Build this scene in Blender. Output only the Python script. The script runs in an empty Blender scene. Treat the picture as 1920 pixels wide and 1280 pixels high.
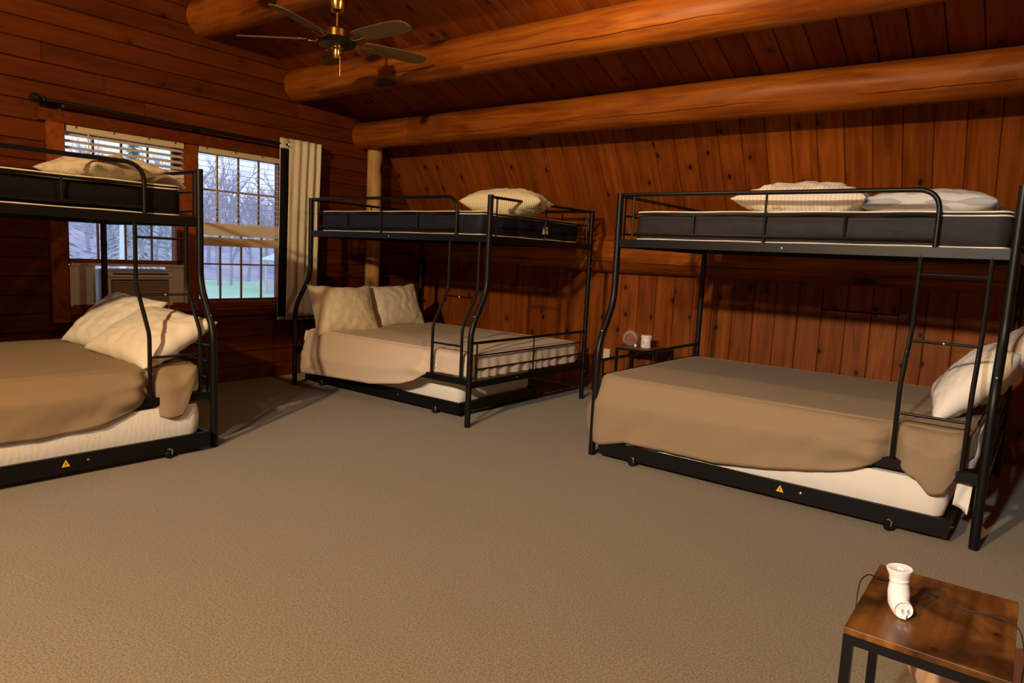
import bpy, bmesh, math, random
from mathutils import Vector, Matrix, noise
random.seed(7)
C = bpy.context.scene.collection
S = bpy.context.scene
PI = math.pi
XW, YW = -0.654, 0.69          # inner faces of the window wall and of the low plank wall

# ---------------------------------------------------------------- camera, world, lights, exposure
cam_d = bpy.data.cameras.new('camera'); cam = bpy.data.objects.new('camera', cam_d); C.objects.link(cam)
rt, up, fw = Vector((0.7927, 0.6078, 0.0477)), Vector((-0.1125, 0.0688, 0.9913)), Vector((-0.5992, 0.7911, -0.1229))
fw.normalize(); rt = (rt - fw * rt.dot(fw)).normalized(); up = rt.cross(fw)
cam.matrix_world = Matrix(((rt.x, up.x, -fw.x, 5.0427), (rt.y, up.y, -fw.y, -5.0833), (rt.z, up.z, -fw.z, 1.2450), (0, 0, 0, 1)))
cam_d.sensor_width = 36; cam_d.lens = 1293.9 * 36 / 1920; cam_d.clip_start = 0.05; cam_d.clip_end = 500
S.camera = cam
S.view_settings.view_transform = 'Standard'; S.view_settings.look = 'None'
S.view_settings.gamma = 1; S.view_settings.use_curve_mapping = False
S.view_settings.exposure = 0.0
w = bpy.data.worlds.new('overcast_sky'); S.world = w; w.use_nodes = True
bg = w.node_tree.nodes['Background']; bg.inputs[0].default_value = (0.64, 0.72, 1.0, 1); bg.inputs[1].default_value = 1.7

def lamp(name, loc, watt, col, radius):
    d = bpy.data.lights.new(name, 'POINT'); d.energy = watt; d.color = col; d.shadow_soft_size = radius
    o = bpy.data.objects.new(name, d); C.objects.link(o); o.location = loc; return o
WARM = (1.0, 0.70, 0.34)
lamp('lamp_light', (3.5, -7.4, 2.92), 1000, WARM, 0.08)
lamp('fan_lamp_light', (3.0, -1.96, 2.62), 40, WARM, 0.07)
dl = bpy.data.lights.new('downlight', 'SPOT'); dl.energy = 600; dl.color = (0.93, 0.98, 1.0); dl.shadow_soft_size = .09; dl.spot_size = math.radians(100); dl.spot_blend = .35
dlo = bpy.data.objects.new('downlight', dl); C.objects.link(dlo); dlo.location = (4.45, -7.3, 2.95)     # ceiling spot turned towards the bed along the plank wall
dlo.rotation_euler = Vector((.12, .60, -.80)).to_track_quat('-Z', 'Y').to_euler()

# ---------------------------------------------------------------- helpers
class MB:
    def __init__(s): s.v = []; s.f = []
    def add(s, vs, fs):
        n = len(s.v); s.v += [Vector(v) for v in vs]; s.f += [tuple(i + n for i in f) for f in fs]
    def box(s, c, d, M=None):
        x, y, z = d[0] / 2, d[1] / 2, d[2] / 2
        vs = [Vector((i * x, j * y, k * z)) for i in (-1, 1) for j in (-1, 1) for k in (-1, 1)]
        if M: vs = [M @ v for v in vs]
        s.add([v + Vector(c) for v in vs], [(0, 1, 3, 2), (4, 6, 7, 5), (0, 4, 5, 1), (2, 3, 7, 6), (0, 2, 6, 4), (1, 5, 7, 3)])
        return s
    def tube(s, pts, r, n=10, cap=True):
        pts = [Vector(p) for p in pts]; m = len(pts); vs = []; fs = []
        t0 = (pts[1] - pts[0]).normalized(); a = Vector((0, 0, 1)) if abs(t0.z) < .9 else Vector((1, 0, 0))
        nx = t0.cross(a).normalized()
        for i, p in enumerate(pts):
            t = (pts[min(i + 1, m - 1)] - pts[max(i - 1, 0)]).normalized()
            nx = (nx - t * nx.dot(t)).normalized(); ny = t.cross(nx)
            rr = r[i] if isinstance(r, (list, tuple)) else r
            for k in range(n):
                an = 2 * PI * k / n; vs.append(p + (nx * math.cos(an) + ny * math.sin(an)) * rr)
        for i in range(m - 1):
            for k in range(n):
                k2 = (k + 1) % n; fs.append((i * n + k, i * n + k2, (i + 1) * n + k2, (i + 1) * n + k))
        if cap: fs.append(tuple(range(n - 1, -1, -1))); fs.append(tuple((m - 1) * n + k for k in range(n)))
        s.add(vs, fs); return s
    def lathe(s, prof, n=24, M=None):
        vs = []; fs = []
        for r, z in prof:
            for k in range(n):
                a = 2 * PI * k / n; vs.append(Vector((max(r, 1e-4) * math.cos(a), max(r, 1e-4) * math.sin(a), z)))
        for i in range(len(prof) - 1):
            for k in range(n):
                k2 = (k + 1) % n; fs.append((i * n + k, i * n + k2, (i + 1) * n + k2, (i + 1) * n + k))
        fs.append(tuple(range(n - 1, -1, -1))); fs.append(tuple((len(prof) - 1) * n + k for k in range(n)))
        if M: vs = [M @ v for v in vs]
        s.add(vs, fs); return s
    def grid(s, rows, closed=False):
        n = len(rows[0]); vs = [v for r in rows for v in r]; fs = []
        for i in range(len(rows) - 1):
            for k in range(n if closed else n - 1):
                k2 = (k + 1) % n; fs.append((i * n + k, i * n + k2, (i + 1) * n + k2, (i + 1) * n + k))
        s.add(vs, fs); return s
    def mesh(s, name, mat, smooth=35, merge=False):
        me = bpy.data.meshes.new(name); me.from_pydata([tuple(v) for v in s.v], [], s.f)
        bm = bmesh.new(); bm.from_mesh(me)
        if merge: bmesh.ops.remove_doubles(bm, verts=bm.verts, dist=2e-4); bmesh.ops.dissolve_degenerate(bm, dist=1e-5, edges=bm.edges)
        bmesh.ops.recalc_face_normals(bm, faces=bm.faces); bm.to_mesh(me); bm.free()
        if smooth:
            for q in me.polygons: q.use_smooth = True
            me.set_sharp_from_angle(angle=math.radians(smooth))
        if mat: me.materials.append(mat)
        return me
    def build(s, name, mat, parent=None, smooth=35, merge=False):
        return link(name, s.mesh(name, mat, smooth, merge), parent)

def link(name, me, parent=None, M=None):
    o = bpy.data.objects.new(name, me); C.objects.link(o)
    if parent: o.parent = parent
    if M is not None: o.matrix_local = M
    return o
def tag(o, label=None, cat=None, group=None, kind=None):
    if label: o['label'] = label
    if cat: o['category'] = cat
    if group: o['group'] = group
    if kind: o['kind'] = kind
    return o
def empty(name, loc=(0, 0, 0), rz=0, **k):
    o = bpy.data.objects.new(name, None); C.objects.link(o); o.location = loc; o.rotation_euler = (0, 0, rz)
    o.empty_display_size = .1
    return tag(o, **k)
def copy_tree(o, parent=None):
    c = o.copy(); C.objects.link(c)
    if parent: c.parent = parent
    for ch in list(o.children): copy_tree(ch, c)
    return c
def fillet(pts, r=.06, n=5):
    pts = [Vector(p) for p in pts]; out = [pts[0]]
    for i in range(1, len(pts) - 1):
        a, b, c = pts[i - 1], pts[i], pts[i + 1]
        da, dc = (a - b), (c - b); q = min(r, da.length * .48, dc.length * .48)
        p0, p2 = b + da.normalized() * q, b + dc.normalized() * q
        for k in range(n + 1):
            t = k / n; out.append(p0 * (1 - t) ** 2 + b * 2 * t * (1 - t) + p2 * t * t)
    out.append(pts[-1]); return out
def axes(x, y, z, o=(0, 0, 0)):
    return Matrix(((x[0], y[0], z[0], o[0]), (x[1], y[1], z[1], o[1]), (x[2], y[2], z[2], o[2]), (0, 0, 0, 1)))
def lerp_list(L, x):
    if x <= L[0][0]: return L[0][1]
    for (a, b), (c, d) in zip(L, L[1:]):
        if x <= c: return b + (d - b) * (x - a) / max(c - a, 1e-6)
    return L[-1][1]

# ---------------------------------------------------------------- materials
def mat(name, col=(.5, .5, .5), rough=.6, metal=0, spec=.5, sheen=0):
    m = bpy.data.materials.new(name); m.use_nodes = True
    b = m.node_tree.nodes['Principled BSDF']
    b.inputs['Base Color'].default_value = (*col, 1); b.inputs['Roughness'].default_value = rough
    b.inputs['Metallic'].default_value = metal; b.inputs['Specular IOR Level'].default_value = spec
    if sheen: b.inputs['Sheen Weight'].default_value = sheen; b.inputs['Sheen Roughness'].default_value = .6
    return m
class NT:
    def __init__(s, m): s.m = m; s.t = m.node_tree; s.b = s.t.nodes['Principled BSDF']
    def n(s, typ, **k):
        nd = s.t.nodes.new('ShaderNode' + typ)
        for a, v in k.items():
            if a.startswith('i_'):
                key = a[2:]; key = int(key) if key.isdigit() else key.replace('_', ' ')
                if hasattr(v, 'outputs') or isinstance(v, bpy.types.NodeSocket): s.l(v, nd.inputs[key])
                else: nd.inputs[key].default_value = v
            else: setattr(nd, a, v)
        return nd
    def l(s, a, b):
        if hasattr(a, 'outputs'): a = a.outputs[0]
        s.t.links.new(a, b)
    def math(s, op, a, b=None, c=None, clamp=False):
        nd = s.t.nodes.new('ShaderNodeMath'); nd.operation = op; nd.use_clamp = clamp
        for i, v in enumerate((a, b, c)):
            if v is None: continue
            if isinstance(v, (int, float)): nd.inputs[i].default_value = v
            else: s.l(v, nd.inputs[i])
        return nd
    def mix(s, fac, a, b, mode='MIX'):
        nd = s.t.nodes.new('ShaderNodeMix'); nd.data_type = 'RGBA'; nd.blend_type = mode
        for i, v in ((0, fac), (6, a), (7, b)):
            if isinstance(v, (int, float)): nd.inputs[i].default_value = v
            elif isinstance(v, tuple): nd.inputs[i].default_value = (*v, 1)
            else: s.l(v, nd.inputs[i])
        return nd.outputs[2]
    def ramp(s, fac, stops):
        nd = s.t.nodes.new('ShaderNodeValToRGB'); e = nd.color_ramp.elements
        while len(e) < len(stops): e.new(.5)
        for q, (p, c) in zip(e, stops): q.position = p; q.color = (*c, 1) if isinstance(c, tuple) else (c, c, c, 1)
        s.l(fac, nd.inputs[0]); return nd.outputs[0]
    def bump(s, h, strength=.3, dist=.01):
        nd = s.n('Bump', i_Strength=strength, i_Distance=dist); s.l(h, nd.inputs['Height']); s.l(nd, s.b.inputs['Normal']); return nd

def wood_mat(name, dark, mid, light, knot=(.03, .008, .002), rough=.42, spec=.4, knots=1.0, tint=.35, knot_scale=(3.2, 4.8), log=False):
    """boards and logs: the grain runs along the object's own X"""
    m = mat(name, mid, rough, spec=spec); t = NT(m)
    co = t.n('TexCoord'); oi = t.n('ObjectInfo')
    off = t.n('VectorMath', operation='SCALE', i_0=(37.1, 17.3, 5.7)); t.l(oi.outputs['Random'], off.inputs['Scale'])
    ps = t.n('VectorMath', operation='ADD'); t.l(co.outputs['Object'], ps.inputs[0]); t.l(off, ps.inputs[1])
    sc = t.n('Mapping'); sc.inputs['Scale'].default_value = (1.0, 14, 14); t.l(ps, sc.inputs['Vector'])
    warp = t.n('TexNoise', i_Scale=1.3, i_Detail=2.0); t.l(ps, warp.inputs['Vector'])
    g = t.n('TexNoise', i_Scale=1.6, i_Detail=6.0, i_Distortion=.9); t.l(sc, g.inputs['Vector'])
    sc2 = t.n('Mapping'); sc2.inputs['Scale'].default_value = (.9, 5, 5); t.l(ps, sc2.inputs['Vector'])
    g2 = t.n('TexNoise', i_Scale=1.1, i_Detail=3.0, i_Distortion=1.5); t.l(sc2, g2.inputs['Vector'])
    base = t.ramp(g.outputs[0], [(.28, dark), (.5, mid), (.74, light)])
    base = t.mix(t.math('MULTIPLY', t.ramp(g2.outputs[0], [(.4, 0.), (.65, 1.)]), .45), base, light)
    # knots
    km = t.n('Mapping'); km.inputs['Scale'].default_value = (knot_scale[0], knot_scale[1], knot_scale[1]); t.l(ps, km.inputs['Vector'])
    vo = t.n('TexVoronoi', voronoi_dimensions='3D' if log else '2D', i_Scale=1.0); t.l(km, vo.inputs['Vector']); kf = 3.0 if log else 1.0
    pick = t.math('GREATER_THAN', t.n('SeparateColor', i_0=vo.outputs['Color']).outputs[0], 1 - .42 * knots * (1.3 if log else 1))
    d = vo.outputs['Distance']
    wob = t.math('ADD', d, t.math('MULTIPLY', t.math('SUBTRACT', t.n('TexNoise', i_Scale=30.0, i_Vector=ps).outputs[0], .5), .07))
    core = t.math('MULTIPLY', t.math('SUBTRACT', 1, t.ramp(wob, [(.05 * kf, 0.), (.085 * kf, 1.)])), pick)
    halo = t.math('MULTIPLY', t.math('SUBTRACT', 1, t.ramp(wob, [(.06 * kf, 0.), (min(.9, .26 * kf), 1.)])), pick)
    base = t.mix(t.math('MULTIPLY', halo, .5), base, tuple(x * .75 for x in dark))
    base = t.mix(core, base, knot)
    tn = t.math('ADD', t.math('MULTIPLY', t.math('SUBTRACT', oi.outputs['Random'], .5), tint * 2), 1.0)
    hs = t.n('HueSaturation'); t.l(base, hs.inputs['Color']); t.l(tn, hs.inputs['Value'])
    t.l(hs, t.b.inputs['Base Color'])
    t.bump(g.outputs[0], .3 if log else .14, .006)
    t.mk = (co, base, hs, g)
    return m, t

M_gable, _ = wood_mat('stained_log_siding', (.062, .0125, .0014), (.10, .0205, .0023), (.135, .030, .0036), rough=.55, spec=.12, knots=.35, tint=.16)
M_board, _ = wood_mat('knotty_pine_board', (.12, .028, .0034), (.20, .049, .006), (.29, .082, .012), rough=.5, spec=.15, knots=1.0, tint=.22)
M_ceil, _ = wood_mat('ceiling_pine_board', (.11, .022, .003), (.17, .036, .0045), (.22, .055, .0075), rough=.5, spec=.15, knots=.8, tint=.16)
M_log, tl = wood_mat('varnished_log', (.12, .024, .0025), (.225, .058, .0055), (.35, .112, .013), rough=.45, spec=.2, knots=.6, log=True, tint=.08, knot_scale=(1.6, 3.5))
def add_crack(t, theta, wid, wig):
    """a drying check: a dark line running along the log"""
    co = t.n('TexCoord'); sp = t.n('SeparateXYZ'); t.l(co.outputs['Object'], sp.inputs[0])
    an = t.math('ARCTAN2', sp.outputs['Z'], sp.outputs['Y'])
    nz = t.n('TexNoise', noise_dimensions='1D', i_Scale=.9, i_Detail=4.0); t.l(sp.outputs['X'], nz.inputs['W'])
    dd = t.math('ABSOLUTE', t.math('SUBTRACT', an, t.math('ADD', t.math('MULTIPLY', t.math('SUBTRACT', nz.outputs[0], .5), wig), theta)))
    nz2 = t.n('TexNoise', noise_dimensions='1D', i_Scale=.7, i_Detail=1.0); t.l(t.math('ADD', sp.outputs['X'], 31.7), nz2.inputs['W'])
    wd = t.math('MULTIPLY', t.ramp(nz2.outputs[0], [(.38, 0.), (.55, 1.)]), wid)
    line = t.math('LESS_THAN', dd, wd)
    old = t.b.inputs['Base Color'].links[0].from_socket
    t.l(t.mix(line, old, (.02, .006, .002)), t.b.inputs['Base Color'])
add_crack(tl, -2.62, .02, .5)
M_post, _ = wood_mat('peeled_log_post', (.30, .16, .05), (.46, .28, .10), (.60, .40, .17), rough=.5, spec=.2, knots=.8, tint=.05, log=True)
M_case, _ = wood_mat('stained_window_casing', (.12, .027, .0032), (.20, .048, .0055), (.26, .068, .0085), rough=.5, spec=.15, knots=.1, tint=.1)
M_munt = mat('window_muntin_wood', (.30, .17, .08), .5)
M_black = mat('black_powder_coat', (.004, .004, .0045), .42, spec=.28)
M_chrome = mat('bright_screw', (.75, .72, .66), .25, .9)
M_brass = mat('polished_brass', (.55, .36, .1), .22, 1)
M_dkmetal = mat('dark_bronze', (.02, .018, .014), .35, .6)
M_blade = mat('fan_blade_tan', (.15, .095, .045), .6, spec=.2)

def cloth(name, col, rough=.9, scale=260, bump=.15, big=0, col2=None):
    m = mat(name, col, rough, spec=.12, sheen=.06 if sum(col) > .3 else 0); t = NT(m); co = t.n('TexCoord')
    n1 = t.n('TexNoise', i_Scale=float(scale), i_Detail=2.0); t.l(co.outputs['Object'], n1.inputs['Vector'])
    n2 = t.n('TexNoise', i_Scale=5.0, i_Detail=3.0, i_Distortion=.8); t.l(co.outputs['Object'], n2.inputs['Vector'])
    c2 = col2 or tuple(c * .88 for c in col)
    t.l(t.mix(t.ramp(n1.outputs[0], [(.35, 0.), (.65, 1.)]), c2, col), t.b.inputs['Base Color'])
    h = t.math('ADD', t.math('MULTIPLY', n1.outputs[0], .06), t.math('MULTIPLY', n2.outputs[0], big))
    t.bump(h, bump, .02); return m
def striped(name, a, b, freq, axis='Y', duty=.5):
    m = cloth(name, a); t = NT(m); co = t.n('TexCoord'); sp = t.n('SeparateXYZ'); t.l(co.outputs['Object'], sp.inputs[0])
    s = t.math('SINE', t.math('MULTIPLY', sp.outputs[axis], freq * 2 * PI))
    old = t.b.inputs['Base Color'].links[0].from_socket
    t.l(t.mix(t.math('MULTIPLY', t.math('GREATER_THAN', s, duty), 1.0), old, b), t.b.inputs['Base Color']); return m
M_tan = cloth('tan_fleece', (.30, .225, .14), big=.5, bump=.3)
M_sheet = cloth('pinkish_tan_sheet', (.66, .55, .45), big=.6, bump=.3)
M_white = cloth('white_cotton', (.88, .86, .82), big=.9, bump=.3)
M_cream = cloth('cream_cotton', (.86, .80, .66), big=.9, bump=.3)
M_pink = cloth('pale_pink_cotton', (.66, .50, .43), big=.6, bump=.3)
M_str_grey = striped('grey_white_ticking', (.58, .58, .60), (.34, .36, .42), 22, 'Y', .3)
M_str_cream = striped('cream_ticking', (.82, .78, .66), (.48, .46, .40), 62, 'X', .45)
M_str_pink = striped('pinkish_ticking', (.72, .66, .60), (.58, .50, .46), 45, 'X', .5)
M_str_top = striped('beige_ticking', (.62, .54, .42), (.48, .41, .31), 60, 'Y', .5)
M_navy = cloth('navy_mattress_ticking', (.016, .020, .048), rough=.6, big=1.2, bump=.5)
M_char = cloth('charcoal_mattress_ticking', (.026, .025, .027), rough=.6, big=1.2, bump=.5)
M_blk = cloth('black_mattress_ticking', (.007, .0065, .0065), rough=.65, big=1.2, bump=.4)
M_quilt = mat('quilted_white_mattress', (.80, .78, .72), .8, spec=.2)
t = NT(M_quilt); co = t.n('TexCoord')
wv = t.n('TexWave', i_Scale=9.0, i_Distortion=9.0, i_Detail=1.0); wv.inputs['Detail Scale'].default_value = 1.2; t.l(co.outputs['Object'], wv.inputs['Vector'])
t.bump(wv.outputs[1], .10, .004)
M_lining = cloth('black_lining', (.01, .01, .012))
M_curtain = cloth('cream_curtain', (.76, .70, .58), scale=180)
M_plastic = mat('white_plastic', (.80, .79, .80), .35)
M_acbeige = mat('beige_plastic_grille', (.74, .60, .44), .45)
M_acgrey = mat('grey_plastic_case', (.36, .33, .33), .5)
M_blindwood = mat('pale_blind_wood', (.62, .50, .33), .45)
M_slat = mat('cream_blind_slat', (.74, .68, .60), .4)
M_yellow = mat('yellow_warning_sticker', (.80, .52, .02), .4)
M_ink = mat('black_print', (.015, .015, .015), .5)
M_outlet = mat('ivory_outlet_plate', (.68, .60, .42), .35)
M_label = mat('grey_label_print', (.12, .13, .16), .5)
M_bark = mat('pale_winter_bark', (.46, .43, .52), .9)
M_white_bark = mat('white_birch_bark', (.85, .85, .9), .8)
M_gazebo = mat('pale_painted_wood', (.70, .66, .66), .7)
M_roofout = mat('pale_green_roof', (.70, .84, .80), .6)

def glass_mat():
    m = bpy.data.materials.new('window_glass'); m.use_nodes = True; t = m.node_tree; t.nodes.clear()
    o = t.nodes.new('ShaderNodeOutputMaterial'); mx = t.nodes.new('ShaderNodeMixShader'); tr = t.nodes.new('ShaderNodeBsdfTransparent'); gl = t.nodes.new('ShaderNodeBsdfGlossy')
    fr = t.nodes.new('ShaderNodeFresnel'); fr.inputs[0].default_value = 1.45; gl.inputs['Roughness'].default_value = .02
    tr.inputs[0].default_value = (.93, .95, .97, 1)
    t.links.new(fr.outputs[0], mx.inputs[0]); t.links.new(tr.outputs[0], mx.inputs[1]); t.links.new(gl.outputs[0], mx.inputs[2]); t.links.new(mx.outputs[0], o.inputs[0]); return m
M_glass = glass_mat()
def film_mat():
    m = bpy.data.materials.new('clear_plastic_film'); m.use_nodes = True; t = m.node_tree; t.nodes.clear()
    o = t.nodes.new('ShaderNodeOutputMaterial'); mx = t.nodes.new('ShaderNodeMixShader'); tr = t.nodes.new('ShaderNodeBsdfTransparent'); gl = t.nodes.new('ShaderNodeBsdfPrincipled')
    gl.inputs['Base Color'].default_value = (.8, .78, .75, 1); gl.inputs['Roughness'].default_value = .15
    lw = t.nodes.new('ShaderNodeLayerWeight'); lw.inputs[0].default_value = .35
    mm = t.nodes.new('ShaderNodeMath'); mm.operation = 'MULTIPLY_ADD'; mm.inputs[1].default_value = .38; mm.inputs[2].default_value = .03
    t.links.new(lw.outputs['Facing'], mm.inputs[0]); t.links.new(mm.outputs[0], mx.inputs[0])
    t.links.new(tr.outputs[0], mx.inputs[1]); t.links.new(gl.outputs[0], mx.inputs[2]); t.links.new(mx.outputs[0], o.inputs[0]); return m
M_film = film_mat()

M_carpet = mat('beige_loop_carpet', (.30, .22, .13), .95, spec=.1, sheen=.2)
t = NT(M_carpet); co = t.n('TexCoord')
n1 = t.n('TexNoise', i_Scale=140.0, i_Detail=3.0); t.l(co.outputs['Object'], n1.inputs['Vector'])
n2 = t.n('TexNoise', i_Scale=2.2, i_Detail=3.0); t.l(co.outputs['Object'], n2.inputs['Vector'])
wv = t.n('TexNoise', i_Scale=34.0, i_Detail=2.0, i_Distortion=3.0); t.l(co.outputs['Object'], wv.inputs['Vector'])
thread = t.math('SUBTRACT', 1, t.ramp(t.math('ABSOLUTE', t.math('SUBTRACT', wv.outputs[0], .5)), [(.0, 0.), (.018, 1.)]))
base = t.mix(t.ramp(n1.outputs[0], [(.35, 0.), (.65, 1.)]), (.090, .066, .029), (.215, .162, .074))
base = t.mix(t.math('MULTIPLY', thread, .6), base, (.27, .22, .14))
base = t.mix(t.math('MULTIPLY', t.ramp(n2.outputs[0], [(.4, 0.), (.7, 1.)]), .25), base, (.13, .10, .058))
t.l(base, t.b.inputs['Base Color']); t.bump(n1.outputs[0], .5, .006)

M_rustic, tr_ = wood_mat('rustic_brown_laminate', (.055, .018, .004), (.14, .052, .010), (.24, .10, .022), rough=.35, spec=.35, knots=1.0, tint=0, knot_scale=(7, 9))
nn = tr_.n('TexNoise', i_Scale=8.0, i_Detail=5.0, i_Distortion=.7); cc = tr_.n('TexCoord'); tr_.l(cc.outputs['Object'], nn.inputs['Vector'])
old = tr_.b.inputs['Base Color'].links[0].from_socket
tr_.l(tr_.mix(tr_.math('MULTIPLY', tr_.ramp(nn.outputs[0], [(.38, 0.), (.66, 1.)]), .9), old, (.022, .008, .003)), tr_.b.inputs['Base Color'])
M_darktop, _ = wood_mat('dark_walnut_laminate', (.06, .02, .006), (.12, .04, .012), (.18, .07, .02), rough=.3, tint=0)

M_lining_early = mat('joint_shadow_black', (.004, .003, .002), 1, spec=0)
# ---------------------------------------------------------------- the room shell
TL = 1.664                       # steep lower slope of the roof
def ceil_z(y): return 2.92 - .364 * (y + 1.3)
YB = -.03; ZB = ceil_z(YB)       # where steep slope and ceiling meet
XR, YR, YF = 7.4, -4.6, -10.6     # right wall, ridge, far side wall behind the camera
fl = MB(); fl.box(((XW + XR) / 2, (YW + YF) / 2, -.05), (XR - XW + .6, YW - YF + .6, .1)); f = fl.build('floor', M_carpet, smooth=0); tag(f, kind='structure')

def make_board(L, wd, th, ch=.006):
    h, q = L / 2, wd / 2
    prof = [(-q, -th), (q, -th), (q, -ch), (q - ch * .8, 0), (-q + ch * .8, 0), (-q, -ch)]
    vs = [(x, y, z) for x in (-h, h) for y, z in prof]
    fs = [tuple(range(5, -1, -1)), tuple(range(6, 12))] + [(i, (i + 1) % 6, (i + 1) % 6 + 6, i + 6) for i in range(6)]
    b = MB(); b.add(vs, fs); return b
_bc = {}
def board(L, wd, th, m, parent, M, ch=.006):
    k = (round(L, 3), round(wd, 4), th, m.name, ch)
    if k not in _bc: _bc[k] = make_board(L, wd, th, ch).mesh('plank', m, 0)
    return link('plank', _bc[k], parent, M)

# window wall
W1 = (-3.02, -2.125, .714, 2.03); W2 = (-2.026, -1.131, .714, 2.03)
CAS = (-3.12, -1.03, .60, 2.03)
def clip_back(z):                # y of the roof surface at height z
    return YW if z < 1.25 else (YW - (z - 1.25) / TL if z < ZB else -1.3 - (z - 2.92) / .364)
wl = MB(); T = .20
zr = ceil_z(YR)
def wallpoly(pts, x0, x1, mb):
    n = len(pts); vs = [(x0, y, z) for y, z in pts] + [(x1, y, z) for y, z in pts]
    mb.add(vs, [tuple(range(n)), tuple(range(2 * n - 1, n - 1, -1))] + [(i, (i + 1) % n, (i + 1) % n + n, i + n) for i in range(n)])
xo = XW - .03
wallpoly([(YF, 0), (W1[0], 0), (W1[0], 3.3), (YR, zr), (YF, 1.2)], xo, xo - T, wl)
wallpoly([(W1[0], W1[3]), (W2[1], W1[3]), (W2[1], ceil_z(W2[1])), (W1[0], 3.3)], xo, xo - T, wl)
wallpoly([(W1[0], 0), (W2[1], 0), (W2[1], W1[2]), (W1[0], W1[2])], xo, xo - T, wl)
wallpoly([(W1[1], W1[2]), (W2[0], W1[2]), (W2[0], W1[3]), (W1[1], W1[3])], xo, xo - T, wl)
wallpoly([(W2[1], 0), (YW + .05, 0), (YW + .05, 1.25), (YB + .05, ZB + .02), (W2[1], ceil_z(W2[1]) + .02)], xo, xo - T, wl)
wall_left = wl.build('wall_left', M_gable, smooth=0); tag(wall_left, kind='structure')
PIT = .1352
RX = axes((0, 1, 0), (0, 0, -1), (-1, 0, 0))   # placeholder, replaced below
def gable_M(y, z, dx=0): return axes((0, 1, 0), (0, 0, 1), (1, 0, 0), (XW + dx, y, z))
rng = random.Random(3)
row = 0; z0 = -.006
while z0 < 3.55:
    zc = z0 + PIT / 2; ymax = clip_back(z0) - .005; ymin = -5.6
    if z0 < CAS[3] and z0 + PIT > CAS[2] + .02:
        # rows beside the windows
        spans = [(ymin, CAS[0] + .01), (CAS[1] - .01, ymax)]
    else: spans = [(ymin, ymax)]
    for a, b in spans:
        y = a
        first = True
        while y < b - .02:
            L = min(rng.uniform(1.5, 3.4), b - y)
            if b - (y + L) < .5: L = b - y
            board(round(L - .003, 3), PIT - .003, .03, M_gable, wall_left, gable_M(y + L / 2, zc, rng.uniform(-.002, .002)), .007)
            y += L
    z0 += PIT; row += 1

# low plank wall
wb = MB(); wb.box(((XW + XR) / 2, YW + .07, .62), (XR - XW + .3, .1, 1.3)); wall_back = wb.build('wall_back', M_board, smooth=0); tag(wall_back, kind='structure')
KP = .1775; x = XW + .05
xs = []
x = 1.745 - KP * 14
def knee_M(x, z): return axes((0, 0, 1), (1, 0, 0), (0, -1, 0), (x, YW, z))
while x < 6.9:
    if x + KP > XW + .02:
        x0 = max(x, XW); wdt = x + KP - x0; xc = x0 + wdt / 2
        if 3.66 < xc < 4.24:
            board(.94, round(wdt - .003, 3), .02, M_board, wall_back, knee_M(xc, .471))
            board(.36, round(wdt - .003, 3), .02, M_board, wall_back, knee_M(xc, .955 + .18))
        else: board(1.31, round(wdt - .003, 3), .02, M_board, wall_back, knee_M(xc, .657))
    x += KP
hm = MB(); hm.box((3.952, YW + .004, .945), (.57, .004, .008)); hm.build('hatch_joint', M_lining_early, wall_back, 0)
bb = MB(); bb.box(((XW + XR) / 2, YW - .006, .02), (XR - XW, .012, .04)); 

# steep slope
sl = Vector((0, -1, TL)).normalized(); nrm = Vector((0, -TL, -1)).normalized()   # inward normal
ws = MB(); Ls = math.hypot(YW - YB, ZB - 1.25)
c0 = Vector((0, YW, 1.25)); mid = c0 + sl * (Ls / 2)
ws.box(Vector(((XW + XR) / 2, 0, 0)) + mid - nrm * .06, (XR - XW + .3, Ls + .02, .07), axes((1, 0, 0), tuple(sl), tuple(nrm)).to_3x3())
wall_slope = ws.build('wall_slope', M_board, smooth=0); tag(wall_slope, kind='structure')
x = .128 - KP * 5
while x < 6.9:
    if x + KP > XW + .02:
        x0 = max(x, XW); wdt = x + KP - x0
        o = c0 + sl * (Ls / 2); board(round(Ls + .02, 3), round(wdt - .003, 3), .02, M_board, wall_slope, axes(tuple(sl), (1, 0, 0), tuple(nrm), (x0 + wdt / 2, o.y, o.z)))
    x += KP
# ceiling
cl = Vector((0, -1, .364)).normalized(); cn = Vector((0, -.364, -1)).normalized()
Lc = math.hypot(YB - YR, zr - ZB); o = Vector((0, YB, ZB)) + cl * (Lc / 2)
wc = MB(); wc.box(Vector(((XW + XR) / 2, 0, 0)) + o - cn * .06, (XR - XW + .3, Lc + .05, .07), axes((1, 0, 0), tuple(cl), tuple(cn)).to_3x3())
# the far side of the roof, behind the camera
a, b = Vector((0, YR, zr)), Vector((0, YF - .1, ceil_z(YR) - .364 * (YR - YF)))
d = (b - a); dn = Vector((0, d.z, -d.y)).normalized(); dn = dn if dn.z < 0 else -dn
wc.box(Vector(((XW + XR) / 2, 0, 0)) + (a + b) / 2 - dn * .06, (XR - XW + .3, d.length, .07), axes((1, 0, 0), tuple(d.normalized()), tuple(dn)).to_3x3())
ceiling = wc.build('ceiling', M_ceil, smooth=0); tag(ceiling, kind='structure')
x = .873 - .1795 * 9
while x < 7.0:
    if x + .1795 > XW + .02:
        x0 = max(x, XW); wdt = x + .1795 - x0
        board(round(Lc, 3), round(wdt - .004, 3), .02, M_ceil, ceiling, axes(tuple(cl), (1, 0, 0), tuple(cn), (x0 + wdt / 2, o.y, o.z)))
    x += .1795
rw = MB(); rw.box((XR + .05, (YW + YF) / 2, 2.1), (.1, YW - YF, 4.6)); r_ = rw.build('wall_right', M_gable, smooth=0); tag(r_, kind='structure')
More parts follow.
